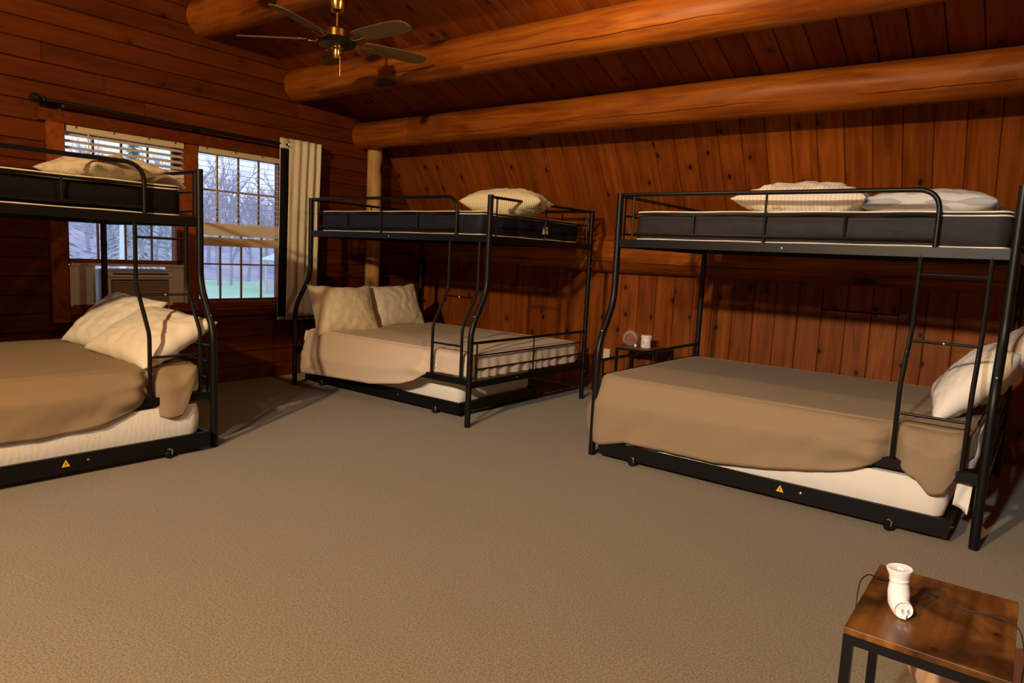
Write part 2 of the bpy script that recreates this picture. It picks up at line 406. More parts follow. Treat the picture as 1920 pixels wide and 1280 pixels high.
rw = MB(); rw.box(((XW + XR) / 2, -10.6, 1.4), (XR - XW, .1, 3.2)); r_ = rw.build('wall_front', M_gable, smooth=0); tag(r_, kind='structure')

# ---------------------------------------------------------------- logs
def log(name, y, z, r, x0, x1, m, seed, label, cat, taper=0):
    rr = random.Random(seed); b = MB(); n = 28; rows = []
    N = int((x1 - x0) / .16)
    for i in range(N + 1):
        x = x0 + (x1 - x0) * i / N; ring = []
        for k in range(n):
            a = 2 * PI * k / n
            q = r * (1 + taper * (i / N - .5)) * (1 + .05 * noise.noise(Vector((x * .8 + seed * 9, math.cos(a) * .9, math.sin(a) * .9))) + .015 * noise.noise(Vector((x * 3 + seed, math.cos(a) * 3, math.sin(a) * 3))))
            ring.append(Vector((x - x0, q * math.cos(a), q * math.sin(a))))
        rows.append(ring)
    b.grid(rows, True); b.add(rows[0], [tuple(range(n))]); b.add(rows[-1], [tuple(range(n))])
    o = b.build(name, m, smooth=60); o.location = (x0, y, z); return tag(o, label, cat)
log('log_beam', -1.955, 3.051, .148, XW + .002, 7.3, M_log, 1, 'highest dark log purlin, the ceiling fan hanging beneath it', 'log beam')
log('log_beam', -1.054, 2.712, .142, XW + .002, 7.3, M_log, 2, 'round log purlin with long drying crack, brightest lit in middle of ceiling', 'log beam')
log('log_beam', -.27, 2.386, .134, XW + .002, 7.3, M_log, 3, 'lowest ceiling log purlin, resting on pale log post in corner', 'log beam')
log('log_beam', YW - .055, 1.318, .175, XW + .002, 7.3, M_log, 4, 'log plate running along low plank wall behind the bunk beds', 'log beam')
bpost = MB(); rows = []
for i in range(18):
    z = 2.265 * i / 17; rows.append([Vector((z, .077 * (1 + .05 * noise.noise(Vector((z * 1.5, math.cos(a), math.sin(a))))) * math.cos(a), .077 * math.sin(a))) for a in [2 * PI * k / 20 for k in range(20)]])
bpost.grid(rows, True); bpost.add(rows[0], [tuple(range(20))]); bpost.add(rows[-1], [tuple(range(20))])
lp = bpost.build('log_post', M_post, smooth=60); lp.matrix_world = axes((0, 0, 1), (1, 0, 0), (0, 1, 0), (XW + .09, -.175, 0))
tag(lp, 'pale peeled log post standing in the corner behind the middle bunk bed', 'post')

# ---------------------------------------------------------------- windows
def window(n, W, lower_sash_shift):
    y0, y1, z0_, z1_ = W
    root = empty('window_%d' % n, (XW, (y0 + y1) / 2, z0_), kind='structure')
    cy = (y0 + y1) / 2; hw = (y1 - y0) / 2
    def part(name, boxes, m, par=root, sm=0):
        b = MB()
        for (ya, yb, za, zb, xa, xb) in boxes: b.box(((xa + xb) / 2, (ya + yb) / 2, (za + zb) / 2), (xb - xa, yb - ya, zb - za))
        return b.build(name, m, par, sm)
    H = z1_ - z0_
    part('jamb', [(-hw, -hw + .012, 0, H, -.22, 0), (hw - .012, hw, 0, H, -.22, 0), (-hw, hw, H - .012, H, -.22, 0), (-hw, hw, 0, .012, -.22, 0)], M_case)
    iw = hw - .014
    def sash(za, zb, x, top_r, bot_r, nrow):
        st = .03
        f = part('sash', [(-iw, -iw + st, za, zb, x - .018, x + .018), (iw - st, iw, za, zb, x - .018, x + .018), (-iw, iw, zb - top_r, zb, x - .018, x + .018), (-iw, iw, za, za + bot_r, x - .018, x + .018)], M_case)
        ga, gb, gz0, gz1 = -iw + st, iw - st, za + bot_r, zb - top_r
        p = MB(); p.box((x, 0, (gz0 + gz1) / 2), (.004, gb - ga, gz1 - gz0)); p.build('pane', M_glass, f, 0)
        for i in range(1, 4):
            yy = ga + (gb - ga) * i / 4; q = MB(); q.box((x + .008, yy, (gz0 + gz1) / 2), (.014, .014, gz1 - gz0)); q.build('muntin', M_munt, f, 0)
        for i in range(1, nrow):
            zz = gz0 + (gz1 - gz0) * i / nrow; q = MB(); q.box((x + .009, 0, zz), (.013, gb - ga, .013)); q.build('muntin', M_munt, f, 0)
    mid = .64
    if lower_sash_shift:
        sash(mid, H - .012, -.13, .028, .03, 2); sash(.315, .315 + .66, -.085, .03, .04, 2)
    else:
        sash(mid, H - .012, -.13, .028, .03, 2); sash(.012, mid + .03, -.085, .03, .02, 2)
    return root
w1 = window(1, W1, True); w2 = window(2, W2, False)
def trim(n, boxes, m=M_case):
    b = MB()
    for (ya, yb, za, zb, xa, xb) in boxes: b.box(((xa + xb) / 2, (ya + yb) / 2, (za + zb) / 2), (xb - xa, yb - ya, zb - za))
    o = b.build('trim_%d' % n, m, smooth=0); return tag(o, kind='structure')
trim(1, [(-3.13, W1[0], .60, 2.035, XW - .02, XW + .03)])
trim(2, [(W1[1], W2[0], .714, 2.03, XW - .02, XW + .012)])
trim(3, [(W2[1], -1.03, .60, 2.035, XW - .02, XW + .03)])
trim(4, [(-3.18, -1.0, 2.032, 2.115, XW - .02, XW + .036)], M_gable)
trim(5, [(W1[0], W2[1], .655, .714, XW - .18, XW + .012)])
trim(6, [(W1[0], W2[1], .600, .655, XW - .02, XW + .006)], M_gable)
sb = MB(); sb.box((XW + .018, (W2[0] + W2[1]) / 2, .6895), (.03, W2[1] - W2[0], .012)); o = sb.build('trim_7', M_case, smooth=0); tag(o, kind='structure')

# blinds
def blind(name, W, z_top, z_bot_slats, pitch, tilt, stack, rail_z, rail_h, label):
    y0, y1 = W[0] + .015, W[1] - .015; cy = (y0 + y1) / 2; wd = y1 - y0
    r = empty(name, (XW - .035, cy, z_top), label=label, cat='blind', group='wooden window blinds')
    b = MB(); b.box((.02, 0, -.022), (.05, wd, .045)); b.build('headrail', M_blindwood, r, 0)
    for yy in (-wd * .42, -wd * .12, wd * .18, wd * .42):
        b = MB(); b.box((.046, yy, -.012), (.003, .012, .012)); b.build('bracket', M_ink, r, 0)
    n = int((z_top - .06 - z_bot_slats) / pitch); mesh = None
    Rm = Matrix.Rotation(tilt, 3, 'Y')
    b = MB(); b.box((0, 0, 0), (.048, wd, .0036), Rm); mesh = b.mesh('slat', M_slat, 0)
    for i in range(n + 1):
        link('slat', mesh, r, Matrix.Translation((.015, 0, -.065 - i * pitch)))
    b = MB(); b.box((0, 0, 0), (.05, wd, .0050)); m2 = b.mesh('slat', M_slat, 0)
    zz = z_bot_slats - z_top
    for i in range(stack):
        link('slat', m2, r, Matrix.Translation((.015 + .002 * (i % 2), 0, zz - i * .0052)))
    b = MB(); b.box((.017, 0, rail_z - z_top), (.054, wd, rail_h)); b.build('bottom_rail', M_blindwood, r, 0)
    for yy in (-wd * .25, wd * .25):
        b = MB(); b.tube([(.042, yy, -.04), (.042, yy, rail_z - z_top)], .0012, 5); b.build('lift_cord', M_slat, r)
    b = MB(); b.tube([(.05, -wd * .33, -.04), (.055, -wd * .33, -.5)], .004, 6); b.build('tilt_wand', M_blindwood, r)
    return r
blind('window_blind', W1, 2.03, 1.80, .046, math.radians(28), 11, 1.725, .03, 'short raised cream slat blind at top of the window with the air conditioner')
blind('window_blind', W2, 2.03, 1.40, .046, math.radians(7), 20, 1.245, .075, 'long cream slat blind gathered halfway down the window beside the curtain')

# curtain rod and curtain
rod = empty('curtain_rod', (XW + .094, -2.05, 2.155), label='dark metal curtain rod with ball finials above both windows', cat='curtain rod')
b = MB(); b.tube([(0, -1.10, .008), (0, 1.15, -.006)], .0125, 12); b.build('rod', M_dkmetal, rod)
for s, y in ((-1, -1.10), (1, 1.15)):
    b = MB(); b.lathe([(.012, 0), (.02, .01), (.02, .018), (.012, .026), (.026, .045), (.034, .065), (.03, .085), (.014, .1), (.002, .106)], 16, axes((1, 0, 0), (0, 0, -s), (0, s, 0), (0, y, .008 if s < 0 else -.006)))
    b.build('finial', M_dkmetal, rod)
for y in (-1.0, 0.0, 1.08):
    b = MB(); b.box((-.045, y, -.02), (.09, .016, .012)); b.box((-.088, y, -.02), (.008, .03, .07)); b.box((0, y, -.014), (.016, .016, .012)); b.build('rod_bracket', M_dkmetal, rod, 0)
cu = empty('curtain', (XW + .1, -1.1, .55), label='cream curtain with black lining bunched beside the right window', cat='curtain')
rows = []
NZ = 24
for i in range(NZ + 1):
    tt = i / NZ; z = 1.655 - 1.655 * tt; r_ = []
    for k in range(91):
        u = k / 90; y = -.115 + u * (.345 - .02 * tt) + .03 * tt * 0
        amp = (.006 + .004 * tt) * (.5 + 1.6 * u)
        xx = .022 + amp * math.sin(u * 2 * PI * 4.2 + .4 + .5 * math.sin(tt * 3)) + .012 * math.sin(u * PI) + .004 * noise.noise(Vector((u * 6, tt * 5, 2)))
        r_.append(Vector((xx - .005, y - .03 * tt, z)))
    rows.append(r_)
b = MB(); b.grid(rows); o = b.build('fabric_panel', M_curtain, cu, 80); md = o.modifiers.new('t', 'SOLIDIFY'); md.thickness = .003
rows = []
for i in range(NZ + 1):
    tt = i / NZ; z = 1.655 - 1.655 * tt
    rows.append([Vector((-.004 + .012 * math.sin(u * 3.1 + .6) + .003 * math.sin(tt * 4), -.205 + u * .115 - .02 * tt, z)) for u in [k / 12 for k in range(13)]])
b = MB(); b.grid(rows); o = b.build('fabric_panel', M_curtain, cu, 80); md = o.modifiers.new('t', 'SOLIDIFY'); md.thickness = .003
rows = []
for i in range(NZ + 1):
    tt = i / NZ; z = 1.565 - 1.53 * tt
    rows.append([Vector((.003 + .012 * math.sin(u * 3.1 + .6) + .003 * math.sin(tt * 4), -.203 + u * .096 - .021 * tt, z)) for u in [k / 12 for k in range(13)]])
b = MB(); b.grid(rows); o = b.build('lining', M_lining, cu, 80); md = o.modifiers.new('t', 'SOLIDIFY'); md.thickness = .002
b = MB(); b.tube([(.012 + .004, -.10 + .024 * math.cos(a), 1.605 + .024 * math.sin(a)) for a in [2 * PI * k / 20 for k in range(21)]], .006, 8); b.build('grommet', M_chrome, cu)

# window air conditioner
ac = empty('air_conditioner', (XW, -2.56, .714), label='window air conditioner in left window, beige louvred front with white top', cat='air conditioner')
b = MB(); b.box((-.02, 0, .145), (.27, .50, .27)); b.build('case', M_acgrey, ac, 0)
b = MB(); b.box((.128, 0, .115), (.03, .49, .215)); fp = b.build('front_panel', M_acbeige, ac, 0)
for i in range(16):
    b = MB(); b.box((.148, .0, .03 + i * .0112), (.010, .43, .0044)); b.build('louvre', M_acbeige, ac, 0)
b = MB(); b.box((.1435, 0, .117), (.002, .435, .19)); b.build('intake', M_dkmetal, ac, 0)
b = MB(); b.box((.045, 0, .262), (.14, .495, .05)); b.box((.125, 0, .252), (.065, .49, .034), Matrix.Rotation(.42, 3, 'Y')); o = b.build('top_panel', M_plastic, ac, 0); md = o.modifiers.new('b', 'BEVEL'); md.width = .01; md.segments = 3
for i in range(10):
    b = MB(); b.box((.07, -.18 + i * .04, .2885), (.1, .034, .003)); b.build('vent', M_acgrey, ac, 0)
b = MB(); b.box((.153, 0, .252), (.012, .42, .013), Matrix.Rotation(.42, 3, 'Y')); o = b.build('control_strip', M_ink, ac, 0)
for i in range(6):
    b = MB(); b.box((.1595, -.05 + i * .035, .253), (.001, .006, .003)); b.build('button', M_plastic, o, 0)
for s, yy, ww in ((-1, -.355, .18), (1, .34, .155)):
    rows = []; n = 30
    for zz in (0, .30):
        rows.append([Vector((-.01 + .006 * (k % 2), yy - ww / 2 + ww * k / n, zz + .01)) for k in range(n + 1)])
    b = MB(); b.grid(rows); b.build('accordion_panel', M_plastic, ac, 0)
b = MB(); b.box((.0, 0, .315), (.03, .87, .018)); b.box((.0, -.44, .155), (.03, .016, .30)); b.box((0, .425, .155), (.03, .016, .30)); b.build('mounting_frame', M_acbeige, ac, 0)
b = MB(); b.tube(fillet([(.12, .225, .01), (.125, .23, -.08), (.10, .24, -.2), (.06, .25, -.32)], .05), .004, 7); b.build('power_cord', M_plastic, ac)

# ---------------------------------------------------------------- bunk beds
L, W, WU, H = 2.069, 1.5585, 1.4019, 1.67
ZK1, ZK2 = .985, .712
def make_bunk():
    root = empty('bunk_bed')
    P = lambda nm, mb, m=M_black, par=root, sm=35: mb.build(nm, m, par, sm)
    for x in (0, L):
        P('post', MB().tube(fillet([(x, -WU, H), (x, -WU, ZK1), (x, -W, ZK2), (x, -W, 0)], .09, 6), .0215, 16))
        P('post', MB().tube([(x, 0, H), (x, 0, 0)], .0205, 16))
    # side rails
    for y in (-WU, 0):
        P('side_rail', MB().box((L / 2, y, 1.36), (L - .03, .022, .05)), sm=0)
    for y in (-W, 0):
        P('side_rail', MB().box((L / 2, y, .3266), (L - .03, .022, .048)), sm=0)
    for x in (0, L):
        P('end_rail', MB().box((x, -WU / 2, 1.355), (.022, WU - .03, .05)), sm=0)
        P('end_rail', MB().box((x, -W / 2, .305), (.022, W - .03, .045)), sm=0)
    # slats under each deck
    for i in range(9):
        x = .12 + i * (L - .24) / 8
        P('slat', MB().box((x, -WU / 2, 1.372), (.035, WU - .02, .012)), sm=0)
        P('slat', MB().box((x, -W / 2, .335), (.035, W - .02, .012)), sm=0)
    # end guards, upper and lower
    for x in (0, L):
        for (yw, zt, zm, zb) in ((WU, 1.655, (1.535, 1.42), 1.375), (W, .61, (.515, .415), .33)):
            g = P('end_guard', MB().tube([(x, -.01, zt), (x, -yw + .01, zt)], .0105, 10))
            ends = (-yw + .075, -.075)
            for z in zm: P('crossbar', MB().tube([(x, ends[0], z), (x, ends[1], z)], .0062, 8), par=g)
            for y in (ends[0], -yw / 2, ends[1]): P('spindle', MB().tube([(x, y, zb), (x, y, zt)], .0062, 8), par=g)
    # front guard
    xe = 1.75
    g = P('front_guard', MB().tube(fillet([(.01, -WU, 1.66), (xe, -WU, 1.66), (xe, -WU, 1.38)], .11, 8), .0125, 12))
    for z in (1.54, 1.42): P('crossbar', MB().tube([(.1, -WU, z), (xe, -WU, z)], .0062, 8), par=g)
    for x, za, zb in ((.1, 1.38, 1.66), (.92, 1.38, 1.66), (.5, 1.42, 1.54), (1.335, 1.42, 1.54)):
        P('spindle', MB().tube([(x, -WU, za), (x, -WU, zb)], .0066, 8), par=g)
    g = P('back_guard', MB().tube([(.01, 0, 1.66), (L - .01, 0, 1.66)], .0125, 12))
    for z in (1.54,): P('crossbar', MB().tube([(.08, 0, z), (L - .08, 0, z)], .0062, 8), par=g)
    for x in (.08, .5, .92, 1.34, 1.76, L - .08): P('spindle', MB().tube([(x, 0, 1.38), (x, 0, 1.66)], .0062, 8), par=g)
    # ladder
    la, lb = 1.695, 1.986
    def yl(z): return -WU if z >= ZK1 else (-W if z <= ZK2 else -WU - (W - WU) * (ZK1 - z) / (ZK1 - ZK2))
    ld = P('ladder', MB().tube(fillet([(la, -WU, 1.345), (la, -WU, ZK1), (la, -W, ZK2), (la, -W, .345)], .03, 4), .0115, 10))
    P('ladder_rail', MB().tube(fillet([(lb, -WU, 1.345), (lb, -WU, ZK1), (lb, -W, ZK2), (lb, -W, .345)], .03, 4), .0115, 10), par=ld)
    for z in (1.25, .925, .58): P('rung', MB().tube([(la, yl(z), z), (lb, yl(z), z)], .0075, 8), par=ld)
    def screw(x, y, z, nx, ny):
        M = axes((-ny, nx, 0), (0, 0, 1), (nx, ny, 0), (x, y, z))
        P('screw', MB().lathe([(.0062, 0), (.0062, .0015), (.004, .0035), (.0015, .004)], 12, M), M_chrome)
    screw(1.03, -WU - .011, 1.357, 0, -1)
    for x in (la, lb): screw(x, yl(.87) - .0085, .868, 0, -1)
    screw((la + lb) / 2, yl(.925) - .007, .925, 0, -1)
    for x in (0, L):
        screw(x - (.0 if x else 0), yl(.80) - .0205, .80, 0, -1)
        screw(x + .0, -.0, 1.19, 0, -1) if False else None
    screw(L + .0205, 0, 1.19, 1, 0); screw(L + .0205, 0, .25, 1, 0); screw(L + .011, -1.0, .31, 1, 0)
    return root
bunkB = make_bunk()
bunkC = copy_tree(bunkB); bunkA = copy_tree(bunkB)
G = 'black metal bunk beds'
bunkB.location = (-.207, .187, 0); tag(bunkB, 'black metal bunk bed in the corner between curtain and plank wall', 'bunk bed', G)
bunkC.location = (2.880, .265, 0); bunkC.rotation_euler.z = math.radians(-.72); tag(bunkC, 'black metal bunk bed with tan blanket, nearest and along the plank wall', 'bunk bed', G)
bunkA.location = (-.475, -4.923, 0); bunkA.rotation_euler.z = math.radians(88.83); tag(bunkA, 'black metal bunk bed in front of the windows, cut by picture edge', 'bunk bed', G)
def bedM(o): return Matrix.Translation(o.location) @ Matrix.Rotation(o.rotation_euler.z, 4, 'Z')
MA, MBm, MC = bedM(bunkA), bedM(bunkB), bedM(bunkC)

def rrect(x0, x1, y0, y1, r, n=6, step=.06):
    pts = []
    def seg(a, b):
        a, b = Vector(a), Vector(b); k = max(1, int((b - a).length / step))
        for i in range(k): pts.append(a + (b - a) * i / k)
    cs = [((x1 - r, y0 + r), -PI / 2), ((x1 - r, y1 - r), 0), ((x0 + r, y1 - r), PI / 2), ((x0 + r, y0 + r), PI)]
    prev = (x0 + r, y0)
    for (c, a0) in cs:
        st = (c[0] + r * math.cos(a0), c[1] + r * math.sin(a0)); seg(prev, st)
        for i in range(n): a = a0 + PI / 2 * i / n; pts.append(Vector((c[0] + r * math.cos(a), c[1] + r * math.sin(a))))
        prev = (c[0] + r * math.cos(a0 + PI / 2), c[1] + r * math.sin(a0 + PI / 2))
    return pts
def normals(pts):
    n = len(pts); out = []
    for i in range(n):
        d = pts[(i + 1) % n] - pts[i - 1]; out.append(Vector((d.y, -d.x)).normalized())
    return out
def top_rings(pts, zt, fz, x0, x1, ym, rings=8, edge=None):
    """rings from the medial line out to the border"""
    rows = []
    q = min(abs(ym - min(p.y for p in pts)), (x1 - x0) / 2) 
    for k in range(rings + 1):
        t = k / rings; row = []
        for p in pts:
            cx = min(max(p.x, x0 + q * .9), x1 - q * .9); c = Vector((cx, ym))
            u = c + (p - c) * t; row.append(Vector((u.x, u.y, zt + fz(u.x, u.y, t))))
        rows.append(row)
    return rows
def mattress(name, M, x0, x1, y0, y1, z0, z1, side_m, top_m, label, group=None, wr=.006, r=.06, seed=1, piping=True, cat='mattress'):
    pts = rrect(x0, x1, y0, y1, r, 6, .05); nr = normals(pts)
    rows = []
    K = 7
    for j in range(K + 1):
        t = j / K; z = z0 + (z1 - z0) * t; row = []
        for i, (p, n) in enumerate(zip(pts, nr)):
            e = .012 * math.sin(PI * t) + wr * math.sin(PI * t) * (noise.noise(Vector((p.x * 7 + z * 14, p.y * 7 - z * 9, seed))) * 1.4)
            q = p + n * (e - .004); row.append(Vector((q.x, q.y, z)))
        rows.append(row)
    b = MB(); b.grid(rows, True); b.add(rows[0], [tuple(range(len(pts)))])
    root = b.build(name, side_m, None, 60); root.matrix_world = M
    tr = top_rings([p + n * -.004 for p, n in zip(pts, nr)], z1, lambda x, y, t: .006 * (1 - t ** 4) + .003 * noise.noise(Vector((x * 5, y * 5, seed + 4))) * (1 - t), x0, x1, (y0 + y1) / 2)
    b = MB(); b.grid(tr, True); b.build('top_panel', top_m, root, 70, True)
    if piping:
        for z in (z1, z1 - .018, z0 + .004):
            ring = [Vector((p.x + n.x * .002, p.y + n.y * .002, z + .0012 * math.sin(i * .7))) for i, (p, n) in enumerate(zip(pts, nr))]
            ring.append(ring[0]); b = MB(); b.tube(ring, .0042, 6, False); b.build('piping', M_cream, root, 60)
    return tag(root, label, cat, group)
GM = 'mattresses on the upper bunks'
uy0, uy1 = -WU + .03, -.04
mB = mattress('mattress', MBm, .10, L - .1, uy0, uy1, 1.385, 1.556, M_navy, M_cream, 'navy sided mattress with white piping on the corner upper bunk', GM, .012, seed=2)
mC = mattress('mattress', MC, .10, L - .03, uy0, uy1, 1.385, 1.556, M_char, M_cream, 'charcoal mattress with white piping on upper bunk nearest the plank wall', GM, .015, seed=3)
mA = mattress('mattress', MA, .05, L - .09, uy0, uy1, 1.385, 1.556, M_blk, M_cream, 'black sided mattress with cream piping on upper bunk before the windows', GM, seed=4)
b = MB()
b.grid([[Vector((.018 + .006 * math.sin(i + j), -.04 + .028 * i, -.03 + .028 * j + .004 * ((i * 7 + j * 3) % 3 - 1))) for i in range(4)] for j in range(3)])
o = b.build('torn_label', M_cream, mB, 0); o.location = (L - .088, -.60, 1.463); o['label'] = 'torn white label'
md = o.modifiers.new('t', 'SOLIDIFY'); md.thickness = .002
GL = 'mattresses on the lower bunks'
mattress('mattress', MB_ if False else MBm, .04, L - .05, -W + .05, -.04, .345, .495, M_white, M_white, 'mattress under the pinkish tan sheet of the corner lower bunk', GL, .004, seed=5, piping=False)
mattress('mattress', MC, .06, L - .04, -W + .10, -.04, .345, .495, M_white, M_white, 'white sheeted mattress under tan blanket of the nearest lower bunk', GL, .006, seed=6, piping=False)
mattress('mattress', MA, .04, L - .05, -W + .05, -.04, .345, .495, M_white, M_white, 'mattress under brown blanket of lower bunk before the windows', GL, .004, seed=7, piping=False)

def blanket(name, M, x0, x1, y0, y1, zt, hem_front, hem_left, hem_right, hem_back, bulge, m, label, cat, seed, fold=.008, pleat=0, group=None, ztop_f=None, rc=.07, side=.05):
    pts = rrect(x0, x1, y0, y1, rc, 8, .028); nr = normals(pts)
    ftop = lambda x, y, t: (.006 * noise.noise(Vector((x * 2.2, y * 2.2, seed))) + .003 * noise.noise(Vector((x * 7, y * 7, seed + 3)))) * (1 - t ** 6) + (ztop_f(x, y) if ztop_f else 0)
    rows = top_rings(pts, zt, ftop, x0, x1, (y0 + y1) / 2, 22)
    K = 22
    for j in range(1, K + 1):
        row = []
        for p, n in zip(pts, nr):
            wf, wbk = max(0, -n.y) ** 2, max(0, n.y) ** 2; wl_, wr_ = max(0, -n.x) ** 2, max(0, n.x) ** 2
            hz = (hem_front(p.x) * wf + hem_back * wbk + hem_left * wl_ + hem_right * wr_) / (wf + wbk + wl_ + wr_)
            s = j / K; drop = zt - hz
            # rounded shoulder then straight fall
            ang = min(1, s * drop / .07) * PI / 2
            z = zt - (.028 * (1 - math.cos(ang))) - max(0, s * drop - .045) * (drop - .028) / max(drop - .045, 1e-3) if drop > .06 else zt - drop * s
            o_ = .028 * math.sin(ang) if drop > .06 else .02 * s
            bl = bulge(p.x, s) * wf + (.012 + side * wl_) * min(1, s * 1.5) * (1 - wf)
            arc = p.x * 1.0 + p.y * 1.3
            fd = fold * s * (noise.noise(Vector((arc * 5 + s * 2.2, s * 1.2, seed))) + .6 * noise.noise(Vector((arc * 15 + s * 2, s * 1.0, seed + 7)))) 
            if pleat and wr_ > .4: fd += pleat * s * math.sin(p.y * 55 + 2 * math.sin(p.y * 9)) * .5
            # diagonal pull creases that gather where the cloth is caught by the ladder
            if wf > .5:
                dx_ = 1.69 - p.x
                if 0 < dx_ < .75: fd += .015 * math.exp(-dx_ * 3) * math.sin((z - .33) * 75 / (1 + dx_ * 4)) * min(1, s * 2)
            q = p + n * (o_ + bl + fd - .02); row.append(Vector((q.x, q.y, z)))
        rows.append(row)
    b = MB(); b.grid(rows, True); o = b.build(name, m, None, 180, True); o.matrix_world = M
    md = o.modifiers.new('t', 'SOLIDIFY'); md.thickness = .005; md.offset = 1
    return tag(o, label, cat, group)
def dip(x, c, wdt): return math.exp(-((x - c) / wdt) ** 2)
hemC = [(0, .075), (.1, .094), (.25, .135), (.5, .14), (.82, .139), (1.11, .175), (1.43, .232), (1.52, .26), (1.61, .305), (1.67, .352), (1.72, .352), (1.76, .30), (1.81, .285), (1.87, .215), (1.92, .235), (1.955, .36), (2.0, .40)]
def bulgeC(x, s):
    b = .092 * (1 - dip(x, 1.695, .045)) * (1 - dip(x, 1.995, .045)) + .006
    return b * min(1, s * 2.4)
blanket('blanket', MC, .0, 2.0, -W + .065, -.05, .514, lambda x: lerp_list(hemC, x), .15, .40, .40, bulgeC, M_tan, 'plain tan blanket hanging low over nearest lower bunk mattress', 'blanket', 11, .015, group='blankets on the lower bunks', rc=.08, side=.10)
hemA = [(0, .23), (.93, .227), (1.15, .219), (1.41, .243), (1.57, .284), (1.63, .32), (1.67, .355), (1.70, .36), (1.73, .24), (1.81, .225), (1.87, .237), (1.92, .40), (2.0, .42)]
blanket('blanket', MA, .0, 1.99, -W + .065, -.05, .514, lambda x: lerp_list(hemA, x), .3, .40, .40, bulgeC, M_tan, 'brownish tan blanket on lower bunk in front of the windows', 'blanket', 21, .015, group='blankets on the lower bunks', rc=.08, side=.10)
hemB = [(0, .13), (.17, .13), (.24, .142), (.44, .151), (.8, .166), (1.05, .172), (1.25, .203), (1.4, .225), (1.54, .27), (1.66, .345), (1.75, .355), (2.05, .36)]
def bulgeB(x, s):
    b = .085 * (1 - dip(x, 1.69, .05)) * (1 if x < 1.69 else .15) + .01
    return b * min(1, s * 1.6) + .012 * dip(x, .235, .02) * s
blanket('bed_sheet', MBm, .10, 2.04, -W + .065, -.05, .514, lambda x: lerp_list(hemB, x), .30, .345, .40, bulgeB, M_sheet, 'pinkish tan sheet over the corner lower bunk, gathered at footboard', 'sheet', 31, .008, pleat=.02, rc=.08)
# hanging white sheet corner at the near bunk
b = MB(); rows = []
for j in range(9):
    z = .36 - .185 * j / 8; rows.append([Vector((1.975 + u * .06 - .012 * j / 8, -1.50 - .02 * math.sin(u * 4 + j * .3) - .03 * u, z - .03 * u)) for u in [k / 6 for k in range(7)]])
b.grid(rows); o = b.build('sheet_corner', M_white, None, 180); o.matrix_world = MC; md = o.modifiers.new('t', 'SOLIDIFY'); md.thickness = .004
tag(o, 'white sheet corner hanging down beside the nearest bunk ladder', 'sheet')

# ---------------------------------------------------------------- trundles
def make_trundle():
    r = empty('trundle_bed')
    P = lambda nm, mb, m=M_black, par=r, sm=0: mb.build(nm, m, par, sm)
    Lt, Wt = 1.90, .99
    P('side_rail', MB().box((Lt / 2, 0, .074), (Lt, .02, .088)).box((Lt / 2, .02, .05), (Lt, .03, .006)))
    P('side_rail', MB().box((Lt / 2, Wt, .074), (Lt, .02, .088)))
    for x in (.01, Lt - .01): P('end_rail', MB().box((x, Wt / 2, .082), (.02, Wt, .072)))
    for i in range(7): P('slat', MB().box((.15 + i * .265, Wt / 2, .1), (.04, Wt - .02, .01)))
    for x in (.245, Lt - .245):
        for y, s in ((-.012, -1), (Wt + .01, 1)):
            c = P('caster', MB().lathe([(.012, -.011), (.0235, -.011), (.0245, 0), (.0235, .011), (.012, .011)], 18, axes((1, 0, 0), (0, 0, -1), (0, 1, 0), (x, y - .012 * s * -1 + .03 * (s < 0), .0248)) if False else axes((.9, .4, 0), (0, 0, 1), (.4, -.9, 0), (x, y + .02 * -s * -1 * 0, .0248))), M_black, sm=40)
            P('caster_fork', MB().tube(fillet([(x + .012, y - .006, .024), (x + .014, y - .008, .05), (x, y + .002, .056), (x - .014, y + .006, .05), (x - .012, y + .006, .024)], .01), .0032, 6), M_chrome, par=c, sm=40)
    # warning sticker and screw
    st = MB(); st.add([(1.11, -.0108, .062), (1.15, -.0108, .062), (1.13, -.0108, .1)], [(0, 1, 2)]); s_ = st.build('warning_sticker', M_yellow, r, 0); s_['label'] = 'yellow triangle warning sticker'
    k = MB(); k.box((1.13, -.0112, .079), (.0035, .0006, .014)); k.box((1.13, -.0112, .068), (.0035, .0006, .0032)); k.build('exclamation_mark', M_ink, s_, 0)
    k = MB(); k.lathe([(.007, 0), (.007, .002), (.003, .004)], 12, axes((1, 0, 0), (0, 0, 1), (0, -1, 0), (1.235, -.01, .08))); k.build('screw', M_chrome, r)
    return r
tB = make_trundle(); tC = copy_tree(tB); tA = copy_tree(tB)
for c in list(tB.children):       # the corner trundle shows no sticker
    if c.name.startswith('warning_sticker'):
        for g in list(c.children): bpy.data.objects.remove(g)
        bpy.data.objects.remove(c)
GT = 'trundle frames under the bunks'
def place(o, M, x, y, label, cat, g):
    o.location = (M @ Vector((x, y, 0))); o.rotation_euler.z = M.to_euler().z; tag(o, label, cat, g)
place(tB, MBm, -.05, -1.40, 'low black trundle frame on casters under the corner bunk', 'trundle', GT)
place(tC, MC, .065, -1.585, 'low black trundle frame with warning sticker under nearest bunk', 'trundle', GT)
place(tA, MA, .11, -1.615, 'low black trundle frame with warning sticker under bunk before windows', 'trundle', GT)
def shift(M, x, y): return M @ Matrix.Translation((x, y, 0))
GTM = 'mattresses on the trundles'
M_quilt_shade = M_quilt
mattress('mattress', shift(tM := Matrix.Translation(tC.location) @ Matrix.Rotation(tC.rotation_euler.z, 4, 'Z'), 0, 0), .03, 1.87, .035, .96, .107, .275, M_quilt, M_quilt, 'white quilted mattress on the trundle below the nearest bunk', GTM, .003, .07, 8, False)
